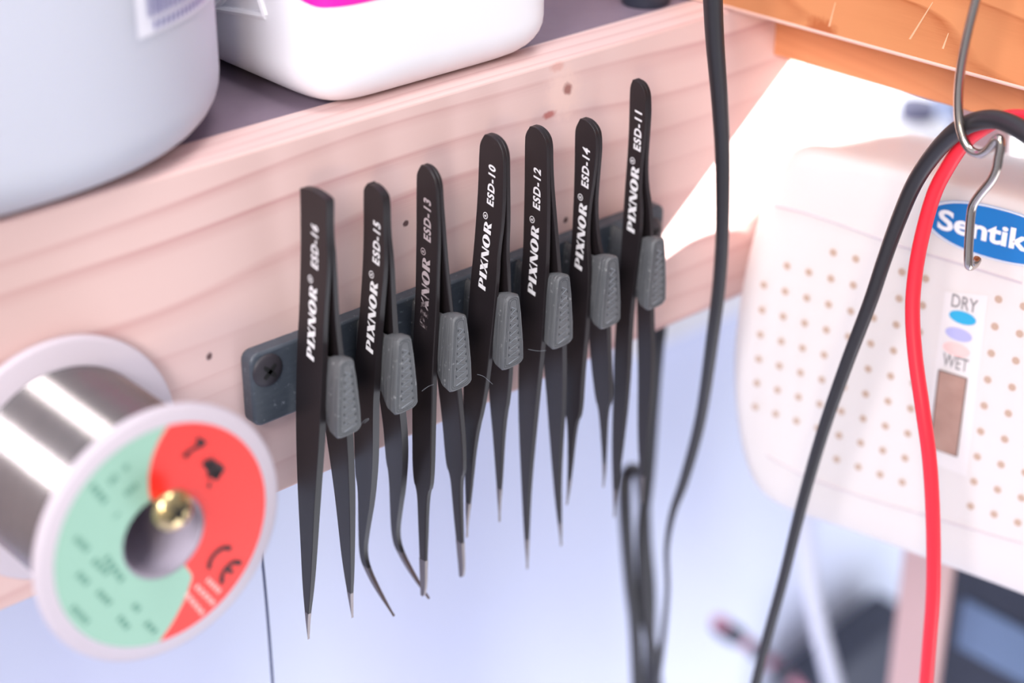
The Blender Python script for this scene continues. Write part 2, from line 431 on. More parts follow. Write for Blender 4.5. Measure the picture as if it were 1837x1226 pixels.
# ------------------------------------------------------------------ tweezer rack
PITCH = 17.93; PC = [-16.2 + PITCH * i for i in range(7)]
rack = thing('tweezer_rack', V3(37, 0, -70), 'grey 3D-printed rail with seven pegs, screwed to the pine plank', 'tool rack')
bm = bmesh.new()
prof = round_rect(-31.6, -70.6, 112.5, -50.4, 2.6, 5)
fr = [bm.verts.new(V3(x, -4.6, z)) for x, z in prof]; bk = [bm.verts.new(V3(x, -.05, z)) for x, z in prof]
bm.faces.new(fr); bm.faces.new(bk[::-1])
for i in range(len(fr)): bm.faces.new((fr[i], bk[i], bk[(i + 1) % len(fr)], fr[(i + 1) % len(fr)]))
rail = bevel_mod(obj('rail', bm, M_rail, rack, angle=30), .0007, 2, 50)
rail['label'] = 'dark slate rail'
def peg_section(hw_t, hw_b, zt, zb, r=1.1):
    return chaikin([Vector(p) for p in ((-hw_t, zt - r), (-hw_t + r, zt), (hw_t - r, zt), (hw_t, zt - r), (hw_b, zb + r + .6), (hw_b - r, zb + .3), (0.3, zb), (-hw_b + r * .8, zb), (-hw_b, zb + r))], 1)
bm = bmesh.new(); rings = []
rows = [(-4.5, .9, 1.8, -50.9, -67.2), (-9.5, .9, 1.8, -51.4, -67.0), (-11, 1.35, 2.55, -51.6, -66.9), (-16.0, 1.4, 2.65, -51.3, -67.2), (-17.8, 1.9, 3.3, -50.3, -68.4),
        (-20.0, 2.35, 3.9, -49.5, -69.9), (-22.6, 2.5, 4.05, -49.2, -70.4), (-23.1, 2.25, 3.8, -49.5, -70.1)]
for y, a, b_, zt, zb in rows: rings.append([bm.verts.new(V3(PC[0] + p[0], y, p[1])) for p in peg_section(a, b_, zt, zb)])
N = len(rings[0])
for i in range(len(rings) - 1):
    for k in range(N): bm.faces.new((rings[i][k], rings[i][(k + 1) % N], rings[i + 1][(k + 1) % N], rings[i + 1][k]))
bm.faces.new(rings[-1]); bm.faces.new(rings[0][::-1])
peg = obj('peg', bm, M_peg, rack, angle=40)
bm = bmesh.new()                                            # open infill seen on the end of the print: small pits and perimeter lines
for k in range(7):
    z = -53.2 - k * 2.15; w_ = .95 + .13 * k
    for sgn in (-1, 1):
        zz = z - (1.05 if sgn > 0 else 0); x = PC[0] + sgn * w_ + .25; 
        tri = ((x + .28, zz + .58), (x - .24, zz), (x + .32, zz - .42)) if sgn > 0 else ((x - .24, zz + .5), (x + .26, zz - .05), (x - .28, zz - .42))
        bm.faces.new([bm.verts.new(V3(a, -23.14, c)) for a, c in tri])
for off in (.55, 1.0):
    P = peg_section(2.25 - off, 3.8 - off, -49.5 - off, -70.1 + off, .7)
    pts = [V3(PC[0] + p[0], -23.12, p[1]) for p in P]; pts.append(pts[0])
    for i in range(len(pts) - 1):
        a, c = pts[i], pts[i + 1]; d = (c - a); nn = Vector((-d.z, 0, d.x)).normalized() * .00007
        if d.length > 1e-6: bm.faces.new([bm.verts.new(v) for v in (a - nn, a + nn, c + nn, c - nn)])
pits = obj('infill_pits', bm, M_pit, peg, smooth=False); pits['kind'] = 'stuff'
bm = bmesh.new()
zz = -52.4; pts = []
for k in range(17): pts.append(V3(PC[0] + (1 if k % 2 else -1) * (.75 + .062 * k) + .15, -23.1, zz - k * 1.02))
tube(bm, pts, .00016, 6); bead = obj('infill_bead', bm, M_bead, peg)
for i in range(1, 7):
    copy_tree(peg, rack, V3(PITCH * i, 0, 0))
def phillips(name, c, ax, r, dome, mat_, parent, rec=M_slot, rot=.5):
    bm = bmesh.new()
    pr = [(r, 0)] + [(r * math.cos(a), dome * math.sin(a)) for a in [math.pi / 2 * k / 6 for k in range(0, 6)]] + [(.0003, dome)]
    lathe(bm, pr, c, ax, 36)
    s = obj(name, bm, mat_, parent)
    bm = bmesh.new()
    u = Vector((0, 0, 1)); u = (u - ax * u.dot(ax)).normalized(); v = ax.cross(u)
    for a in (rot, rot + math.pi / 2):
        d = u * math.cos(a) + v * math.sin(a); e = ax.cross(d); L, w_ = r * .52, r * .13
        vs = []
        for sx, sy in ((-1, -.6), (-.6, -1), (.6, -1), (1, -.6), (1, .6), (.6, 1), (-.6, 1), (-1, .6)):
            vs.append(c + ax * (dome * 1.02 + .00006) + d * (sx * L) + e * (sy * w_))
        top = [bm.verts.new(q) for q in vs]; low = [bm.verts.new(q - ax * .0012) for q in vs]
        bm.faces.new(top)
        for k in range(8): bm.faces.new((top[k], low[k], low[(k + 1) % 8], top[(k + 1) % 8]))
    obj('recess', bm, rec, s, smooth=False)
    return s
SY = Vector((0, -1, 0))
sc_p = un((484, 667), 1, -.0056)
phillips('screw', sc_p + Vector((0, .001, 0)), SY, .0044, .0012, M_screw, rack, rot=.75)['label'] = 'black cross-head screw'
phillips('screw', V3(107.3, -4.6, -58), SY, .0044, .0012, M_screw, rack, rot=.3)['label'] = 'black cross-head screw'
bm = bmesh.new()
for P in ([(647, 762), (655, 754), (662, 752), (653, 760)], [(757, 702), (768, 694), (778, 690)], [(856, 672), (868, 676), (884, 690)], [(948, 627), (965, 630), (980, 629)]):
    tube(bm, crom([un(p, 1, -.022) for p in P], 6), .00004, 5)
h = obj('plastic_string', bm, M_bead, rack); h['kind'] = 'stuff'

# ------------------------------------------------------------------ tweezers
def lerp_knots(K, z):
    K = sorted(K, key=lambda k: -k[0])
    if z >= K[0][0]: return K[0][1]
    for (z0, a), (z1, b_) in zip(K, K[1:]):
        if z >= z1:
            t_ = (z0 - z) / (z0 - z1); return a + (b_ - a) * t_
    return K[-1][1]
def smooth_knots(K):
    def f(z):
        return sum(lerp_knots(K, z + d * MM) * w_ for d, w_ in ((-8, 1), (-4, 2), (0, 3), (4, 2), (8, 1))) / 9
    return f
YB = -.0135
# letter shapes of the maker's mark
def rect(x0, y0, x1, y1): return [(x0, y0), (x1, y0), (x1, y1), (x0, y1)]
def ring(cx, cy, ro, rho, ri, rhi, a0, a1, n=18):
    out = []
    for k in range(n):
        A0 = math.radians(a0 + (a1 - a0) * k / n); A1 = math.radians(a0 + (a1 - a0) * (k + 1) / n)
        out.append([(cx + ro * math.cos(A0), cy + rho * math.sin(A0)), (cx + ro * math.cos(A1), cy + rho * math.sin(A1)),
                    (cx + ri * math.cos(A1), cy + rhi * math.sin(A1)), (cx + ri * math.cos(A0), cy + rhi * math.sin(A0))])
    return out
GL = {
 'P': ([rect(.1, 0, .44, 1), rect(.44, .93, .56, 1), rect(.44, .4, .56, .47)] + ring(.5, .7, .46, .3, .12, .23, -90, 90), .98),
 'I': ([rect(.08, 0, .44, 1)], .53),
 'X': ([[(.0, 1), (.4, 1), (.98, 0), (.56, 0)], [(.72, 1), (.9, 1), (.2, 0), (.0, 0)]], .97),
 'N': ([rect(.06, 0, .2, 1), [(.06, 1), (.44, 1), (1.0, 0), (.66, 0)], rect(.86, 0, 1.0, 1)], 1.06),
 'O': (ring(.54, .5, .52, .52, .15, .4, 0, 360, 36), 1.1),
 'R': ([rect(.1, 0, .44, 1), rect(.44, .93, .56, 1), rect(.44, .42, .56, .5)] + ring(.5, .71, .44, .29, .12, .2, -90, 90) + [[(.46, .47), (.72, .47), (1.08, 0), (.68, 0)]], 1.08)}
def font_polys(txt, size, shear, bold, space=1.0):
    c = bpy.data.curves.new('t', 'FONT'); c.body = txt; c.size = size; c.shear = shear; c.offset = bold; c.resolution_u = 4; c.space_character = space
    o = bpy.data.objects.new('t', c); COL.objects.link(o)
    dg = bpy.context.evaluated_depsgraph_get(); me = bpy.data.meshes.new_from_object(o.evaluated_get(dg))
    polys = [[(me.vertices[i].co.x, me.vertices[i].co.y) for i in p.vertices] for p in me.polygons]
    bpy.data.objects.remove(o); bpy.data.curves.remove(c); bpy.data.meshes.remove(me)
    return polys
def maker_text(num):
    """2D polygons, total length 1, baseline y=0; cap height k"""
    polys = []; x = 0; cap = .082; sh = .13
    for ch in 'PIXNOR':
        g_, adv = GL[ch]
        for p in g_: polys.append([(x + (a + sh * b_) * cap * 1.17, b_ * cap) for a, b_ in p])
        x += adv * cap * 1.17
    x += .012; r = .027; cy = cap * 1.05 - r * .4
    for p in ring(x + r, cy, r, r, r * .78, r * .78, 0, 360, 24): polys.append(p)
    for p in font_polys('R', .036, 0, .0008): polys.append([(x + r - .011 + a, cy - .0125 + b_) for a, b_ in p])
    x = .675
    P = font_polys('ESD-%s' % num, .1, .0, .0034, 1.2); w_ = max(a for p in P for a, _ in p); h_ = max(b_ for p in P for _, b_ in p)
    for p in P: polys.append([(x + a / w_ * .315 + .14 * b_ / h_ * cap * .9, b_ / h_ * cap * .9) for a, b_ in p])
    return polys

def make_tweezers(i, T):
    cpx = T['top']; c_top = un(cpx, 1, YB).x; zt = un(cpx, 1, YB).z
    tf = un(T['tip'], 1, YB); tr = un(T['tip2'], 1, YB)
    pc = PC[i] * MM; th = T.get('th', 1.9) * MM
    zs = min(-.024, zt - .017)
    # outer faces of the front (-X) and rear (+X) arm
    ff = smooth_knots([(zt, c_top - .0011), (zs, c_top * .7 + pc * .3 - .00125), (-.050, pc - .0015 - th * .8), (-.068, pc - .0029 - th), (-.09, (pc - .0036 - th) * .55 + tf.x * .45), (tf.z, tf.x)])
    fr_ = smooth_knots([(zt, c_top + .0011), (zs, c_top * .7 + pc * .3 + .00125), (-.050, pc + .0015 + th * .8), (-.068, pc + .0029 + th), (-.09, (pc + .0036 + th) * .55 + tr.x * .45), (tr.z, tr.x)])
    def thick(z, ztip):
        return lerp_knots([(zt, .00108), (zs, .00122), (-.050, th * .78), (-.07, th), (-.09, th), (ztip + .02, th * .75), (ztip, .0007)], z)
    def hit(p, fn):
        x = pc
        for _ in range(14):
            q = un(p, 0, x); x = .5 * x + .5 * fn(max(min(q.z, zt), -.16))
        return q
    # outline of the broad face, from the photograph's left edge, round the top, down the right edge
    pts = [hit(p, ff) for p in T['L']][::-1]                 # tip -> top
    pts += [hit(p, ff) for p in T['arc'][0]]
    pts += [hit(p, fr_) for p in T['arc'][1]]
    for p in T['R']:
        a = hit(p, lambda z: ff(z) + thick(z, tf.z)) if p[1] > T['split'] else hit((p[0] - 9, p[1] + 4), ff) if T.get('flat') else hit(p, fr_)
        pts.append(a)
    poly = chaikin([Vector((v.y, v.z)) for v in pts], 2)
    root = thing('tweezers', Vector((pc, YB, tf.z)), T['label'], 'tweezers', 'black anti-static tweezers hanging on the printed rack')
    zm = hit(T['metal'], ff).z
    def plate(poly, fx, sgn, ztip, lo=None, hi=None):
        bm = bmesh.new(); bm.faces.new([bm.verts.new((0, p.x, p.y)) for p in poly])
        zmin, zmax = min(p.y for p in poly), max(p.y for p in poly)
        z = zmin + .0015
        while z < zmax - .001:
            bmesh.ops.bisect_plane(bm, geom=bm.verts[:] + bm.edges[:] + bm.faces[:], plane_co=(0, 0, z), plane_no=(0, 0, 1)); z += .003
        if lo is not None: bmesh.ops.bisect_plane(bm, geom=bm.verts[:] + bm.edges[:] + bm.faces[:], plane_co=(0, 0, lo), plane_no=(0, 0, 1), clear_inner=True)
        if hi is not None: bmesh.ops.bisect_plane(bm, geom=bm.verts[:] + bm.edges[:] + bm.faces[:], plane_co=(0, 0, hi), plane_no=(0, 0, 1), clear_outer=True)
        bmesh.ops.remove_doubles(bm, verts=bm.verts, dist=1e-6)
        bmesh.ops.dissolve_degenerate(bm, edges=bm.edges, dist=1e-6)
        outer = list(bm.faces); be = [e for e in bm.edges if len(e.link_faces) == 1]
        dup = {}
        for v in list(bm.verts):
            q = v.co.copy(); v.co.x = fx(q.z); dup[v] = bm.verts.new((fx(q.z) - sgn * thick(q.z, ztip), q.y, q.z))
        for f in outer: bm.faces.new([dup[v] for v in reversed(f.verts)])
        for e in be:
            a, c = e.verts; bm.faces.new((a, c, dup[c], dup[a]))
        return bm
    def arm(fx, sgn, tipv, poly):
        a = obj('arm', plate(poly, fx, sgn, tipv.z, lo=zm), M_black, root, angle=30); bevel_mod(a, .00028, 2, 50)
        s = obj('steel_tip', plate(poly, fx, sgn, tipv.z, hi=zm), M_steel, a, angle=30); s['label'] = 'bare steel tip'
        return a
    a1 = arm(ff, -1, tf, poly)
    # the rear arm has the same outline; its length follows its own tip
    k = (zt - tr.z) / (zt - tf.z)
    poly2 = poly
    if abs(k - 1) > .012: poly2 = [Vector((p.x, zt - (zt - p.y) * k)) for p in poly]
    arm(fr_, 1, tr, poly2)
    # lettering printed on the outer face of the front arm
    p0 = hit(T['txt'][0], ff); p1 = hit(T['txt'][1], ff)
    d = Vector((0, p1.y - p0.y, p1.z - p0.z)); L = d.length; d.normalize(); e = Vector((0, d.z, -d.y))
    if e.y < 0: e = -e
    bm = bmesh.new()
    for p in maker_text(T['num']):
        vs = []
        for a, c in p:
            q = p0 + d * (a * L) + e * (c * L); vs.append(bm.verts.new((ff(q.z) - .00005, q.y, q.z)))
        try: bm.faces.new(vs)
        except ValueError: pass
    o = obj('lettering', bm, T.get('ink', M_print), a1, smooth=False); o['label'] = 'printed white lettering' if T.get('ink') is None else 'half worn-off white lettering'
    return root

TW = [
 dict(num='16', top=(563, 338), tip=(554, 1148), tip2=(637, 1107), metal=(552, 1102), split=520, th=2.1,
      L=[(538, 350), (538.6, 457), (536.6, 555), (533.7, 600), (530.8, 678), (530.5, 782), (534, 875), (538, 960), (542, 1047), (547, 1104), (552, 1146)],
      flat=True,
      arc=[[(537.4, 338.5), (539, 337.4), (554, 339.5), (566, 345.5), (578, 353.5), (585, 360), (586.5, 364)], []],
      R=[(594, 420), (597, 470), (590, 555), (588, 620), (586, 736), (582, 822), (573, 945), (564, 1060), (558, 1104), (555.5, 1148)],
      txt=((563, 652), (570, 405)), label='black tweezers with a flat cut top marked ESD-16, first from the solder spool'),
 dict(num='15', top=(675, 327), tip=(707, 1106), tip2=(774, 1078), metal=(650, 1014), split=455, th=2.1,
      L=[(652, 350), (652, 418), (648.5, 516), (643.6, 581), (637, 646), (635, 761), (636, 847), (642, 875), (642.5, 945), (644, 998), (653, 1022), (673, 1060), (706, 1107)],
      arc=[[(652.5, 338), (660, 328)], [(672, 326.3), (684, 330.5), (697, 345), (701, 358)]],
      R=[(702, 418), (697.4, 470), (691, 548), (686, 614), (683, 700), (681, 781), (675, 890), (665, 945), (659, 985), (664, 1016), (683, 1058), (708, 1105)],
      txt=((669, 639), (682, 400)), label='black tweezers with a hooked bent tip marked ESD-15'),
 dict(num='13', top=(768, 293), tip=(760, 1068), tip2=(833, 1034), metal=(760, 1006), split=405, th=1.8, ink=M_worn_print,
      L=[(746.4, 322), (746, 378), (745.4, 476), (741.5, 581), (739, 646), (739, 761), (739.5, 860), (747, 879), (749, 930), (752, 1006), (754, 1056)],
      arc=[[(747, 310), (753.5, 297.5)], [(767, 292), (777, 294.7), (787, 305.5), (795.5, 325)]],
      R=[(797, 360), (793, 417), (790.5, 495), (789, 565), (785.5, 646), (784, 741), (781, 872), (772, 884), (768, 1000), (766.5, 1067), (758, 1070)],
      txt=((766, 596), (772.5, 359)), label='black tweezers with worn lettering, narrow stepped ends, marked ESD-13'),
 dict(num='10', top=(886, 238), tip=(838, 965), tip2=(900, 935), metal=(843, 907), split=390, th=1.6,
      L=[(859.6, 270), (858.6, 288), (854.7, 377), (848.8, 455), (844.5, 494), (839.6, 559), (833, 640), (830, 720), (832, 800), (834, 880), (837, 964)],
      arc=[[(860.5, 256), (867.5, 243.5)], [(882, 236.8), (896, 241.5), (909, 255), (915.5, 275)]],
      R=[(916, 300), (907, 396), (899, 455), (898, 494), (890, 592), (875, 720), (859, 781), (847, 896), (842, 930), (839, 965)],
      txt=((870.6, 525), (889, 298)), label='black tweezers with crisp white lettering marked ESD-10, leaning to one side'),
 dict(num='12', top=(965, 223), tip=(946, 1021), tip2=(1010, 978), metal=(945, 970), split=390, th=1.7,
      L=[(941.5, 255), (941, 298), (940, 377), (938, 455), (934, 494), (932.6, 592), (928.5, 723), (937, 913), (940.6, 970), (945, 1020)],
      arc=[[(942.5, 240), (950, 228)], [(962, 222.8), (974, 226), (986, 237.6), (993, 255)]],
      R=[(993, 300), (988, 400), (983.5, 526), (981.5, 592), (977.6, 640), (967, 739), (953, 886), (950, 970), (947, 1022)],
      txt=((960, 534.5), (970, 303)), label='black tweezers with a chipped edge and long needle tips marked ESD-12'),
 dict(num='14', top=(1054, 210), tip=(1016, 908), tip2=(1085, 872), metal=(1023, 864), split=400, th=1.7,
      L=[(1031, 245), (1030, 318), (1025.6, 426), (1021, 480), (1015, 560), (1010, 660), (1012, 740), (1018, 760), (1018, 864), (1016, 905)],
      arc=[[(1032, 229), (1040, 213.5)], [(1052, 209.4), (1065, 213.5), (1078, 229.6), (1081, 246)]],
      R=[(1081, 280), (1072, 400), (1064, 494), (1059, 587), (1051, 669), (1047, 744), (1037, 758), (1026, 864), (1018, 907)],
      txt=((1043.5, 489), (1058, 267)), label='black tweezers with stepped fine ends marked ESD-14, second from the hanging cable'),
 dict(num='11', top=(1148, 141), tip=(1102, 928), tip2=(1155, 905), metal=(1103, 880), split=330, th=1.7,
      L=[(1129.5, 170), (1128, 238), (1122.5, 318), (1116, 413), (1112, 480), (1106, 560), (1101, 640), (1100, 696), (1097, 800), (1099, 876), (1101.5, 927)],
      arc=[[(1130.5, 154), (1135, 143.5)], [(1146, 139.8), (1159, 146), (1167, 161), (1169, 178)]],
      R=[(1169, 215), (1162, 318), (1156, 386), (1146, 494), (1137, 575), (1132, 696), (1118, 815), (1108, 878), (1103, 929)],
      txt=((1138, 422), (1151.6, 201)), label='black tweezers hanging highest, marked ESD-11, nearest the hanging cable')]
for i, T in enumerate(TW): make_tweezers(i, T)

# ------------------------------------------------------------------ solder spool
SCN = Vector((-.083, 0, -.0595)); FY = -.046
spool = thing('solder_spool', V3(-83, -22, -90), 'spool of solder wire with a red and pale green label, hung on a brass screw', 'spool')
RH = .0108
def flange(y0, y1):
    bm = bmesh.new()
    lathe(bm, [(RH, y0), (.0292, y0), (.0300, y0 + .0005), (.0302, (y0 + y1) / 2), (.0300, y1 - .0005), (.0292, y1), (RH, y1), (RH, y0)], SCN, Vector((0, -1, 0)), 96, False, False)
    bmesh.ops.remove_doubles(bm, verts=bm.verts, dist=1e-6)
    return bm
obj('flange', flange(.0015, .0042), M_flange, spool, angle=50); obj('flange', flange(.0434, .046), M_flange, spool, angle=50)
bm = bmesh.new(); prof = [(.0120, .0042)]
NWIRE, WP = 46, .039 / 46
for k in range(NWIRE):
    for q in range(6):
        a = math.pi * (.10 + .80 * q / 5); prof.append((.0231  + WP * .5 * math.sin(a), .0044 + WP * (k + .5 - .5 * math.cos(a))))
prof.append((.0120, .0434)); lathe(bm, prof, SCN, Vector((0, -1, 0)), 96, False, False); obj('solder_wire', bm, M_solder, spool, angle=80)
bm = bmesh.new(); lathe(bm, [(RH - .0012, .0012), (RH - .0012, .0455), (RH, .0458), (RH + .001, .0455), (RH + .001, .0012), (RH - .0012, .0012)], SCN, Vector((0, -1, 0)), 64, False, False); obj('hub', bm, M_hub, spool, angle=50)
def pol(p, y=FY - .0002):
    q = un(p, 1, y) - SCN; return math.hypot(q.x, q.z), math.atan2(q.z, q.x)
ri, ro = RH - .0006, .0262
Bt = sorted([pol(p) for p in ((304, 762), (287, 788), (273, 822), (267, 852), (268, 888))])      # red/green border at the top
Bb = sorted([pol(p) for p in ((346, 1034), (340, 1052), (322, 1095), (296, 1138), (274, 1168))])  # and at the bottom
def ang(B, r):
    if r <= B[0][0]: return B[0][1]
    for (r0, a0), (r1, a1) in zip(B, B[1:]):
        if r <= r1: return a0 + (a1 - a0) * (r - r0) / max(1e-9, r1 - r0)
    return B[-1][1]
def sector(fa, fb, y):
    bm = bmesh.new(); nr, na = 14, 60; g_ = []
    for j in range(nr + 1):
        r = ri + (ro - ri) * j / nr; a, b_ = fa(r), fb(r)
        g_.append([bm.verts.new((SCN.x + r * math.cos(a + (b_ - a) * k / na), y, SCN.z + r * math.sin(a + (b_ - a) * k / na))) for k in range(na + 1)])
    for j in range(nr):
        for k in range(na): bm.faces.new((g_[j][k], g_[j][k + 1], g_[j + 1][k + 1], g_[j + 1][k]))
    return bm
fixb = lambda r: ang(Bb, r) if ang(Bb, r) < ang(Bt, r) else ang(Bb, r) - 2 * math.pi
LY = FY - .00015
red = obj('red_label', sector(fixb, lambda r: ang(Bt, r), LY), M_red, spool, smooth=False); red['label'] = 'red half of the label'
grn = obj('green_label', sector(lambda r: ang(Bt, r), lambda r: fixb(r) + 2 * math.pi, LY), M_green, spool, smooth=False); grn['label'] = 'pale green half of the label'
def ink(bm, P, w_):                                        # a pen or print stroke lying on the label
    P = crom([un(p, 1, LY - .00008) for p in P], 5)
    for i in range(len(P) - 1):
        d = P[i + 1] - P[i]; nn = Vector((-d.z, 0, d.x)).normalized() * w_
        bm.faces.new([bm.verts.new(v) for v in (P[i] - nn, P[i] + nn, P[i + 1] + nn, P[i + 1] - nn)])
bm = bmesh.new()
for P, w_ in (([(358, 792), (362, 803)], .0009), ([(333, 818), (346, 806), (362, 800)], .00055), ([(330, 822), (338, 812)], .0008), ([(352, 787), (370, 797)], .0006),
              ([(366, 838), (375, 826), (384, 840), (378, 848)], .0010), ([(370, 846), (386, 836), (398, 850)], .0012), ([(376, 858), (380, 850), (394, 858)], .0010), ([(374, 866), (377, 876)], .0005),
              ([(415, 986), (402, 983), (386, 994), (376, 1010), (376, 1022)], .00065), ([(433, 1012), (420, 1009), (406, 1020), (398, 1034), (399, 1048)], .00065), ([(408, 1022), (418, 1028)], .00055)):
    ink(bm, P, w_)
obj('ink_marks', bm, M_ink, red, smooth=False)
bm = bmesh.new()
for P0, P1 in (((334, 1066), (366, 1104)), ((352, 1052), (386, 1086)), ((372, 1040), (396, 1064))):
    for k in range(5):
        q = [P0[j] + (P1[j] - P0[j]) * k / 5 for j in (0, 1)]; e_ = [P0[j] + (P1[j] - P0[j]) * (k + .62) / 5 for j in (0, 1)]
        ink(bm, [tuple(q), tuple(e_)], .00055)
obj('white_print', bm, M_pinkink, red, smooth=False)
bm = bmesh.new(); random.seed(5)
for P0, P1, n_ in (((196, 868), (212, 852), 3), ((222, 842), (232, 836), 2), ((165, 872), (192, 904), 4), ((225, 888), (248, 868), 4), ((208, 924), (212, 928), 1),
                   ((136, 966), (160, 990), 4), ((168, 1006), (196, 1032), 4), ((140, 1030), (160, 1050), 3), ((176, 1062), (200, 1086), 4), ((130, 1090), (160, 1120), 5), ((214, 1108), (232, 1130), 3),
                   ((240, 1086), (252, 1098), 2), ((190, 1000), (222, 1046), 5), ((262, 1118), (282, 1138), 3)):
    for k in range(n_):
        q = [P0[j] + (P1[j] - P0[j]) * k / max(1, n_) for j in (0, 1)]; s = [P0[j] + (P1[j] - P0[j]) * (k + .6) / max(1, n_) for j in (0, 1)]
        if (Vector(s) - Vector(q)).length < 2: s = [q[0] + 4, q[1] + 4]
        ink(bm, [tuple(q), tuple(s)], .0007)
obj('green_print', bm, M_greenink, grn, smooth=False)
# brass screw carrying the spool
bs = thing('brass_screw', V3(-83.4, -25, -52), 'brass plated screw whose round head shows in the hole of the solder spool', 'screw')
hc = un((310, 915), 1, -.0505)
bm = bmesh.new(); pts = []
lathe(bm, [(.0021, -.012), (.0021, -hc.y - .001)], Vector((hc.x, 0, hc.z)), Vector((0, -1, 0)), 20)
obj('shank', bm, M_brass, bs)
s = phillips('head', hc, SY, .0048, .0026, M_brass, bs, rot=.5)

# ------------------------------------------------------------------ cables beside the rack
def px_tube(name, P, rad, mat_, plane, parent=None, seg=14, flat=1.0):
    """P: photo points with a world depth each (plane axis, value)"""
    ax = {'x': 0, 'y': 1}[plane]
    return tube_obj(name, [un((p[0], p[1]), ax, p[2]) for p in P], rad, mat_, parent, seg, 8, flat)
o = px_tube('hanging_cable', [(1268, -620, -.034), (1270, -320, -.032), (1276, -120, -.030), (1279, 0, -.028), (1283, 80, -.027), (1291, 180, -.026), (1296, 280, -.025), (1296, 400, -.024), (1291, 500, -.022), (1279, 600, -.019), (1257, 750, -.012),
                           (1228, 860, -.006), (1207, 920, -.002), (1196, 985, .0), (1197, 1060, .004), (1190, 1140, .008), (1178, 1226, .012), (1165, 1320, .015)],
            [.00275, .00275, .00275, .00262, .0025, .0023, .0021, .002, .002, .002, .0018, .0016, .0012, .0009, .0009, .0011, .0014, .0016], M_rubber, 'y')
tag(o, 'thick black cord hanging in front of the plank between the rack and the dehumidifier', 'cord')
bc = [un((p[0], p[1]), 1, p[2]) for p in ((1186, 560, .03), (1180, 620, .03), (1172, 720, .032), (1163, 850, .034), (1152, 960, .034), (1156, 1080, .034), (1172, 1180, .034), (1186, 1290, .034))]
bc = [Vector((bc[0].x + .002, .030, -.0185)), Vector((bc[0].x + .001, .030, -.05))] + bc
tag(tube_obj('background_cable', bc, .0022, M_rubber), 'blurred single straight black cable dropping from behind the plank, right of the looped cable', 'cable', 'black cables hanging below the rack')
tag(px_tube('background_cable', [(1146, 1320, .036), (1140, 1140, .036), (1130, 1040, .036), (1122, 930, .036), (1121, 868, .038), (1128, 846, .04), (1139, 843, .042), (1149, 858, .044), (1155, 900, .045), (1158, 970, .045), (1166, 1060, .045), (1166, 1160, .045), (1162, 1320, .045)],
            .0023, M_rubber, 'y'), 'blurred black cable bent into a narrow loop below the rightmost tweezers', 'cable', 'black cables hanging below the rack')
o = px_tube('thin_wire', [(455, 900, .02), (468, 985, .02), (475, 1050, .02), (482, 1130, .02), (489, 1226, .02), (493, 1300, .02)], .00042, mat('thin dark wire', (72, 80, 112), .5), 'y', seg=8)
tag(o, 'thin dark wire hanging below the plank beside the solder spool', 'wire')

# ------------------------------------------------------------------ hook and test leads
HX = .120
hkt = un((1768, -90), 0, HX)
hk = tube_obj('wire_hook', [hkt + Vector((.031, .002, .004)), hkt + Vector((.027, .002, .013)), hkt + Vector((.016, .001, .018)), hkt + Vector((.004, 0, .012))] + [un(p, 0, HX) for p in ((1768, -90), (1762, -40), (1751, 0), (1737, 55), (1726, 110), (1720, 160), (1720, 210), (1727, 245), (1740, 268), (1757, 276), (1773, 268), (1786, 252), (1793, 250), (1795, 262), (1791, 285), (1788, 303),
                                            (1778, 324), (1757, 350), (1745, 370), (1741, 395), (1738, 440), (1737.5, 470))] +
              [un((1740, 478), 0, HX + .001), un((1748, 474), 0, HX + .004), un((1753, 466), 0, HX + .006)], .00118, M_wire, seg=12, n=6)
tag(hk, 'bent steel wire hook hanging in front of the orange beam, holding the test leads', 'hook')
def lead(name, P, r, m, lb, dx=.0006):
    o = tube_obj(name, [un((p[0], p[1]), 0, p[2] + dx) for p in P], r, m, seg=16); tag(o, lb, 'cable'); return o
lead('test_lead', [(2080, 1250, .112), (2075, 1000, .113), (2060, 780, .114), (2020, 560, .116), (1975, 420, .118), (1930, 330, .119), (1880, 270, .1195), (1837, 236, .1205), (1795, 216, .1218), (1755, 217, .1225), (1715, 236, .1232), (1675, 277, .124), (1640, 330, .124), (1610, 400, .123), (1585, 470, .122), (1560, 545, .121), (1520, 650, .12), (1478, 770, .119),
                   (1440, 900, .118), (1405, 1040, .118), (1372, 1160, .118), (1340, 1290, .118)],
     [.0026, .0026, .0026, .0026, .0026, .0026, .0026, .0025, .0024, .0024, .0024, .0023, .0022, .0021, .0020, .00195, .0019, .0018, .0017, .0016, .0016, .0016], M_rubber, 'black test lead looped over the wire hook, crossing the dehumidifier')
lead('test_lead', [(2150, 1250, .116), (2145, 1000, .117), (2125, 740, .118), (2070, 480, .120), (2000, 330, .122), (1940, 260, .124), (1880, 222, .1245), (1837, 211, .1252), (1795, 214, .126), (1760, 232, .1262), (1728, 258, .1262), (1697, 305, .126), (1675, 350, .125), (1655, 420, .124), (1642, 490, .123), (1637, 560, .122), (1642, 640, .121), (1656, 740, .12), (1668, 830, .12),
                   (1674, 940, .12), (1674, 1060, .12), (1666, 1170, .12), (1656, 1290, .12)],
     .0020, M_redcable, 'red test lead looped over the wire hook, hanging before the dehumidifier', .0021)

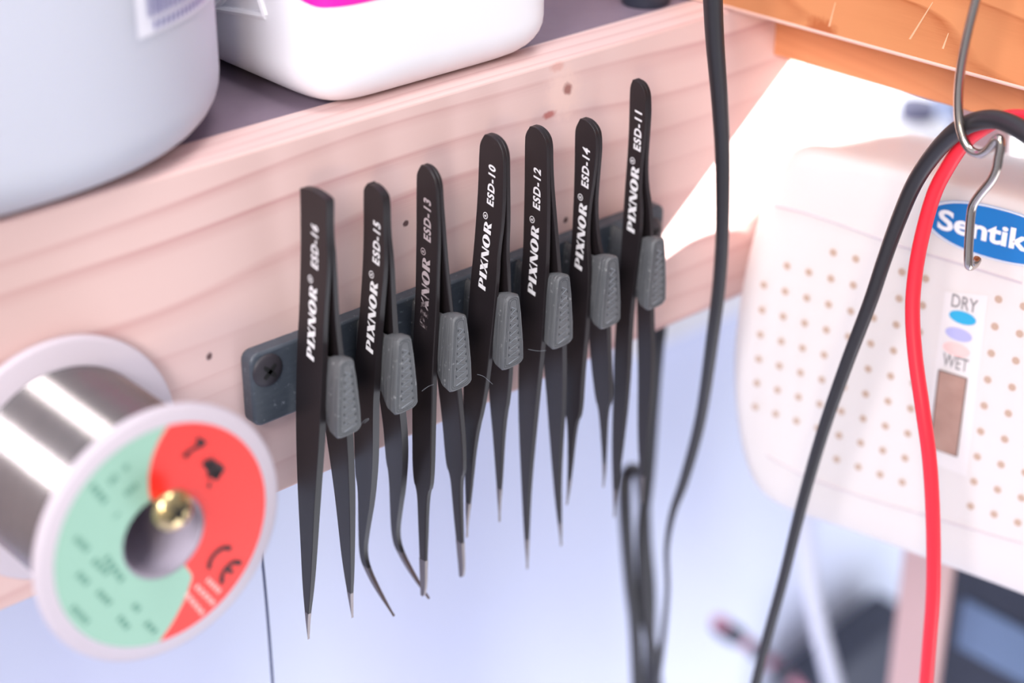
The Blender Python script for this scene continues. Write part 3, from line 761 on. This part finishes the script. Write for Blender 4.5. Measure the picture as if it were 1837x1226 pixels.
# ------------------------------------------------------------------ dehumidifier
k_ = .20; DO = Vector((.1575, -.078, -.10)); dn = Vector((-1, -k_, 0)).normalized()   # front face: a point and its outward normal
da = Vector((k_, -1, 0)).normalized()                        # along the face, left to right as read
def dpt(p): q = unp(p, DO, dn) - DO; return Vector((q.dot(da), q.z))
def dw(a, b_, off=0.): return DO + da * a + Vector((0, 0, b_)) + dn * off
L_ = [dpt(p) for p in ((1600, 298), (1520, 282), (1455, 269), (1427, 268), (1403, 284), (1379, 322), (1356, 380), (1335, 460), (1318, 545), (1308, 630), (1309, 710), (1318, 785), (1332, 845), (1356, 890), (1395, 915), (1440, 932), (1530, 962), (1600, 988))]
ca = dpt((1724, 600)).x                                      # centre line of the print
zt_ = max(v.y for v in L_[:4]); zb_ = min(v.y for v in L_[-3:])
half = L_; mir = [Vector((2 * ca - v.x, v.y)) for v in reversed(half)]
out = chaikin(half + mir, 2)
cen = Vector((ca, sum(v.y for v in out) / len(out)))
deh = thing('dehumidifier', dw(ca, zb_, -.02), 'cream dehumidifier case with rows of holes, blue oval logo and brown window', 'dehumidifier')
bm = bmesh.new(); rings = []
for sc_, off in ((.30, .0012), (.80, .0010), (.93, .0004), (.972, -.0004), (.990, -.0018), (1.0, -.0050), (1.0, -.019), (.992, -.023), (.96, -.032), (.90, -.044)):
    rings.append([bm.verts.new(dw(cen.x + (v.x - cen.x) * sc_, cen.y + (v.y - cen.y) * sc_, off)) for v in out])
for i in range(len(rings) - 1):
    n_ = len(out)
    for k in range(n_): bm.faces.new((rings[i][k], rings[i][(k + 1) % n_], rings[i + 1][(k + 1) % n_], rings[i + 1][k]))
bm.faces.new(rings[0][::-1]); bm.faces.new(rings[-1]); obj('case', bm, M_cream, deh, angle=50)
def on_face(polys, off=.0014):
    bm = bmesh.new()
    for p in polys:
        try: bm.faces.new([bm.verts.new(dw(a, b_, off)) for a, b_ in p])
        except ValueError: pass
    return bm
def disc(c, rx, ry, n=20): return [(c[0] + rx * math.cos(2 * math.pi * k / n), c[1] + ry * math.sin(2 * math.pi * k / n)) for k in range(n)]
h0 = dpt((1451, 532)); ux = dpt((1490, 547)) - h0; uy = dpt((1446, 577)) - h0
px_ = ux.x; py_ = uy.y
hl = []
for i in range(-6, 24):
    for j in range(-4, 12):
        c = Vector((h0.x + i * px_, h0.y + j * py_))
        u = (c.x - ca) / .066
        topz = dpt((1470, 425)).y; lo = dpt((1600, 875)).y
        if c.x < L_[9].x + .009 or c.x > 2 * ca - L_[9].x - .009: continue
        if abs(c.x - ca) < .0095: continue
        t_lim = h0.y + .0225 - .9 * max(0, abs(c.x - ca) - .042); b_lim = h0.y - .0535 + .35 * max(0, abs(c.x - ca) - .035)
        if c.y > t_lim or c.y < b_lim: continue
        hl.append(disc(c, .00115, .00115, 14))
hg = obj('vent_holes', on_face(hl), M_holes, deh, smooth=False)
for P in (((1395, 368), (1450, 381), (1520, 405), (1590, 430), (1660, 452), (1740, 476), (1837, 506)), ((1380, 815), (1440, 848), (1500, 872), (1580, 898), (1655, 920), (1740, 945), (1837, 972))):
    Q = crom([Vector(dpt(p)) for p in P], 5)
    bm = bmesh.new(); tube(bm, [dw(q.x, q.y, .0010) for q in Q], .0005, 6)
    obj('seam', bm, M_grid, deh)
# oval logo
le = [dpt(p) for p in ((1660, 370), (1757, 362), (1757, 450))]
lc = dpt((1790, 410)); lrx = lc.x - dpt((1668, 380)).x; lry = (dpt((1786, 370)).y - dpt((1776, 458)).y) / 2
lc = Vector((max(lc.x, ca + .005), (dpt((1786, 370)).y + dpt((1776, 458)).y) / 2))
def oval(s): return [(lc.x + s * lrx * math.copysign(abs(math.cos(t)) ** .9, math.cos(t)), lc.y + s * lry * math.sin(t)) for t in [2 * math.pi * k / 48 for k in range(48)]]
lg = obj('logo_plate', on_face([oval(1.07)], .0014), M_lightblue, deh, smooth=False); lg['label'] = 'blue oval logo with white serif lettering'
obj('logo_rim', on_face([oval(1.045)], .00150), M_wink, lg, smooth=False)
obj('logo_field', on_face([oval(.995)], .0016), M_blue, lg, smooth=False)
P = font_polys('Sentik', .0143, .0, .00042)
x0 = min(a for p in P for a, _ in p); s_ = (dpt((1826, 440)).x - dpt((1686, 405)).x) / .86 / (max(a for p in P for a, _ in p) - x0); TWD = s_ * (max(a for p in P for a, _ in p) - x0)
tl = dpt((1686, 405)); P = [[(tl.x + (a - x0) * s_, tl.y + b_ * s_ * .78) for a, b_ in p] for p in P]
obj('logo_letters', on_face(P, .0018), M_wink, lg, smooth=False)
# indicator card
cd_ = [(p.x, p.y) for p in (dpt((1699, 520)), dpt((1776, 528)), dpt((1738, 852)), dpt((1660, 822)))]
card = obj('indicator_card', on_face([cd_], .00135), mat('card white', (232, 226, 226), .45), deh, smooth=False)
def text_fit(txt, p0, p1, h_, m, nm):
    a = dpt(p0); b_ = dpt(p1); P = font_polys(txt, .01, 0, .0001); x0 = min(v for p in P for v, _ in p); w_ = max(v for p in P for v, _ in p) - x0; hh = max(v for p in P for _, v in p)
    s_ = (b_.x - a.x) / w_; P = [[(a.x + (u - x0) * s_, (a.y + b_.y) / 2 + v / hh * h_) for u, v in p] for p in P]
    obj(nm, on_face(P, .0016), m, card, smooth=False)
text_fit('DRY', (1710, 549), (1757, 556), .0040, M_txt, 'dry_print')
text_fit('WET', (1694, 654), (1740, 662), .0040, M_txt, 'wet_print')
for p, m, nm in (((1731, 567), M_cyan, 'blue_dot'), ((1724, 597), M_lav, 'lavender_dot'), ((1720, 624), M_pink, 'pink_dot')):
    c = dpt(p); obj(nm, on_face([disc(c, .0041, .0020)], .0016), m, card, smooth=False)
bm = bmesh.new(); q = [dpt(p) for p in ((1689, 660), (1739, 673), (1714, 813), (1676, 804))]
q = [Vector((q[0].x, q[0].y)), Vector((q[1].x, q[0].y)), Vector((q[1].x, q[2].y)), Vector((q[0].x, q[2].y))]
gw = obj('gel_window', on_face([[(v.x, v.y) for v in q]], .0017), M_gel, card, smooth=False); gw['label'] = 'brown gel window'
bm = bmesh.new(); tube(bm, [dw(v.x, v.y, .0017) for v in q + [q[0]]], .00025, 6); obj('window_rim', bm, mat('rim grey', (120, 104, 100), .5), gw)

# ------------------------------------------------------------------ things beyond
bm = bmesh.new(); a = un((1640, 1011), 0, .30); c = un((1722, 1039), 0, .30)
box(bm, (.29, c.y, -1.0), (.297, a.y, -.06)); 
tag(bevel_mod(obj('timber_post', bm, M_tan), .002, 2), 'tan timber post standing behind the dehumidifier', 'post')
eq = thing('dark_monitor', V3(330, -120, -330), 'dark blue grey equipment case behind the timber post', 'equipment case')
a = un((1716, 1010), 0, .36)
bm = bmesh.new(); box(bm, (.355, -.30, -.56), (.44, a.y + .01, -.18)); bevel_mod(obj('case', bm, M_dark, eq), .004, 2)
bm = bmesh.new(); s0 = un((1728, 1075), 0, .354); s1 = un((1837, 1190), 0, .354); box(bm, (.3535, -.28, s1.z - .01), (.356, s0.y, s0.z + .0)); obj('screen', bm, M_screen, eq, smooth=False)
bm = bmesh.new(); A_, B_, C_ = un((1470, 1236), 1, .19), un((1604, 1128), 1, .19), un((1640, 1290), 1, .19)
f0 = [bm.verts.new(v) for v in (A_, B_, B_ + Vector((.02, 0, .002)), C_ + Vector((.08, 0, -.05)), A_ + Vector((0, 0, -.08)))]
f1 = [bm.verts.new(v.co + Vector((0, .03, 0))) for v in f0]
bm.faces.new(f0); bm.faces.new(f1[::-1])
for i in range(5): bm.faces.new((f0[i], f1[i], f1[(i + 1) % 5], f0[(i + 1) % 5]))
tag(obj('leaning_board', bm, M_dark, smooth=False), 'dark slanting board leaning below the dehumidifier, left of the post', 'board')
o = px_tube('white_cable', [(1432, 880, .10), (1440, 930, .10), (1447, 990, .10), (1456, 1060, .10), (1470, 1130, .10), (1488, 1200, .10), (1510, 1290, .10)], .0042, M_strap, 'y'); tag(o, 'wide white cord hanging below the dehumidifier corner', 'cord')
cn = thing('wire_connector', un((1305, 1130), 1, .16), 'blurred dark and red plug with its lead, low behind the black test lead', 'connector')
bm = bmesh.new(); tube(bm, [un((1292, 1122), 1, .16), un((1300, 1130), 1, .16), un((1322, 1142), 1, .16)], .0050, 10); obj('plug', bm, M_dark, cn)
bm = bmesh.new(); tube(bm, [un((1286, 1114), 1, .157), un((1300, 1121), 1, .157)], .003, 10); obj('collar', bm, M_plug, cn)
bm = bmesh.new(); tube(bm, crom([un(p, 1, .16) for p in ((1322, 1142), (1350, 1162), (1385, 1190), (1420, 1222), (1450, 1260))], 6), .0032, 10); obj('lead', bm, M_plug, cn)
bm = bmesh.new(); tube(bm, crom([un(p, 1, .155) for p in ((1352, 1166), (1372, 1178))], 4), .0036, 10); tube(bm, crom([un(p, 1, .155) for p in ((1392, 1200), (1412, 1216))], 4), .0036, 10); obj('sleeve', bm, M_dark, cn)
# jars on the sill of the window
jb = un((1642, 225), 1, .18); jar = thing('white_jar', jb, 'blurred white jar with grey cap on the window sill, just under the beam', 'jar')
bm = bmesh.new(); lathe(bm, [(.017, -.06), (.018, -.055), (.018, .0), (.012, .004)], jb, Vector((0, 0, 1)), 24); obj('body', bm, M_white, jar)
bm = bmesh.new(); lathe(bm, [(.009, .004), (.0095, .005), (.0095, .012), (.009, .013)], jb, Vector((0, 0, 1)), 24); obj('cap', bm, M_jarcap, jar)
jb2 = un((1706, 230), 1, .18)
bm = bmesh.new(); lathe(bm, [(.015, -.06), (.016, -.055), (.016, .004), (.011, .009), (.011, .02)], jb2, Vector((0, 0, 1)), 24); tag(obj('blue_jar', bm, mat('pale blue jar', (186, 200, 230), .4)), 'blurred pale blue jar on the window sill beside the wire hook', 'jar')
bm = bmesh.new(); box(bm, (.40, .15, jb.z - .066), (.62, .205, jb.z - .060)); o = obj('window_sill', bm, M_frame, smooth=False); o['kind'] = 'structure'; o.name = 'trim_1'

# ------------------------------------------------------------------ light
def area(name, loc, target, size, power, col, size_y=None):
    l = bpy.data.lights.new(name, 'AREA'); l.energy = power; l.color = col; l.size = size
    if size_y: l.shape = 'RECTANGLE'; l.size_y = size_y
    o = bpy.data.objects.new(name, l); COL.objects.link(o); o.location = loc
    o.rotation_euler = (Vector(target) - Vector(loc)).to_track_quat('-Z', 'Y').to_euler(); return o
area('window_light', (-1.35, -.82, .9), (.05, 0, -.05), .6, 31, (1.0, .97, .99))
area('ceiling_lamp', (.0, -.40, 1.5), (.05, 0, -.05), .5, 13.5, (1.0, .96, .95))
area('desk_lamp', (-.75, -.75, .12), (0, 0, -.06), .12, 2.0, (1.0, .82, .58))
area('wall_fill', (.45, -.35, -.75), (.2, .23, -.38), .8, 6.6, (.90, .94, 1.0))  # added unseen fill light, brightens the wall below the plank
sd = Vector((-.70, .32, -.55)).normalized(); tg = V3(144, 0, -51)
l = bpy.data.lights.new('sunbeam', 'SPOT'); l.energy = 560; l.spot_size = math.radians(2.5); l.spot_blend = .15; l.shadow_soft_size = .006; l.color = (1, .98, .95)
so = bpy.data.objects.new('sunbeam', l); COL.objects.link(so); so.location = tg - sd * 1.0; so.rotation_euler = sd.to_track_quat('-Z', 'Y').to_euler()
w = bpy.data.worlds.new('world'); SC.world = w; w.use_nodes = True
bg = w.node_tree.nodes['Background']; nt = w.node_tree; tc = nt.nodes.new('ShaderNodeTexCoord'); dp = nt.nodes.new('ShaderNodeVectorMath'); dp.operation = 'DOT_PRODUCT'
nt.links.new(tc.outputs['Generated'], dp.inputs[0]); dp.inputs[1].default_value = Vector((-.62, .1, .62)).normalized()   # the room is brighter overhead and to the left
mr = nt.nodes.new('ShaderNodeMapRange'); nt.links.new(dp.outputs['Value'], mr.inputs[0]); mr.inputs[1].default_value = -.8; mr.inputs[2].default_value = .8; mr.inputs[3].default_value = .22; mr.inputs[4].default_value = .78
nt.links.new(mr.outputs[0], bg.inputs[1]); bg.inputs[0].default_value = (.86, .89, 1.0, 1)

SC.view_settings.view_transform = 'Standard'; SC.view_settings.look = 'None'
SC.view_settings.exposure = 0.0; SC.view_settings.gamma = 1.0; SC.view_settings.use_curve_mapping = False
SC.cycles.use_denoising = True
SC.cycles.max_bounces = 8
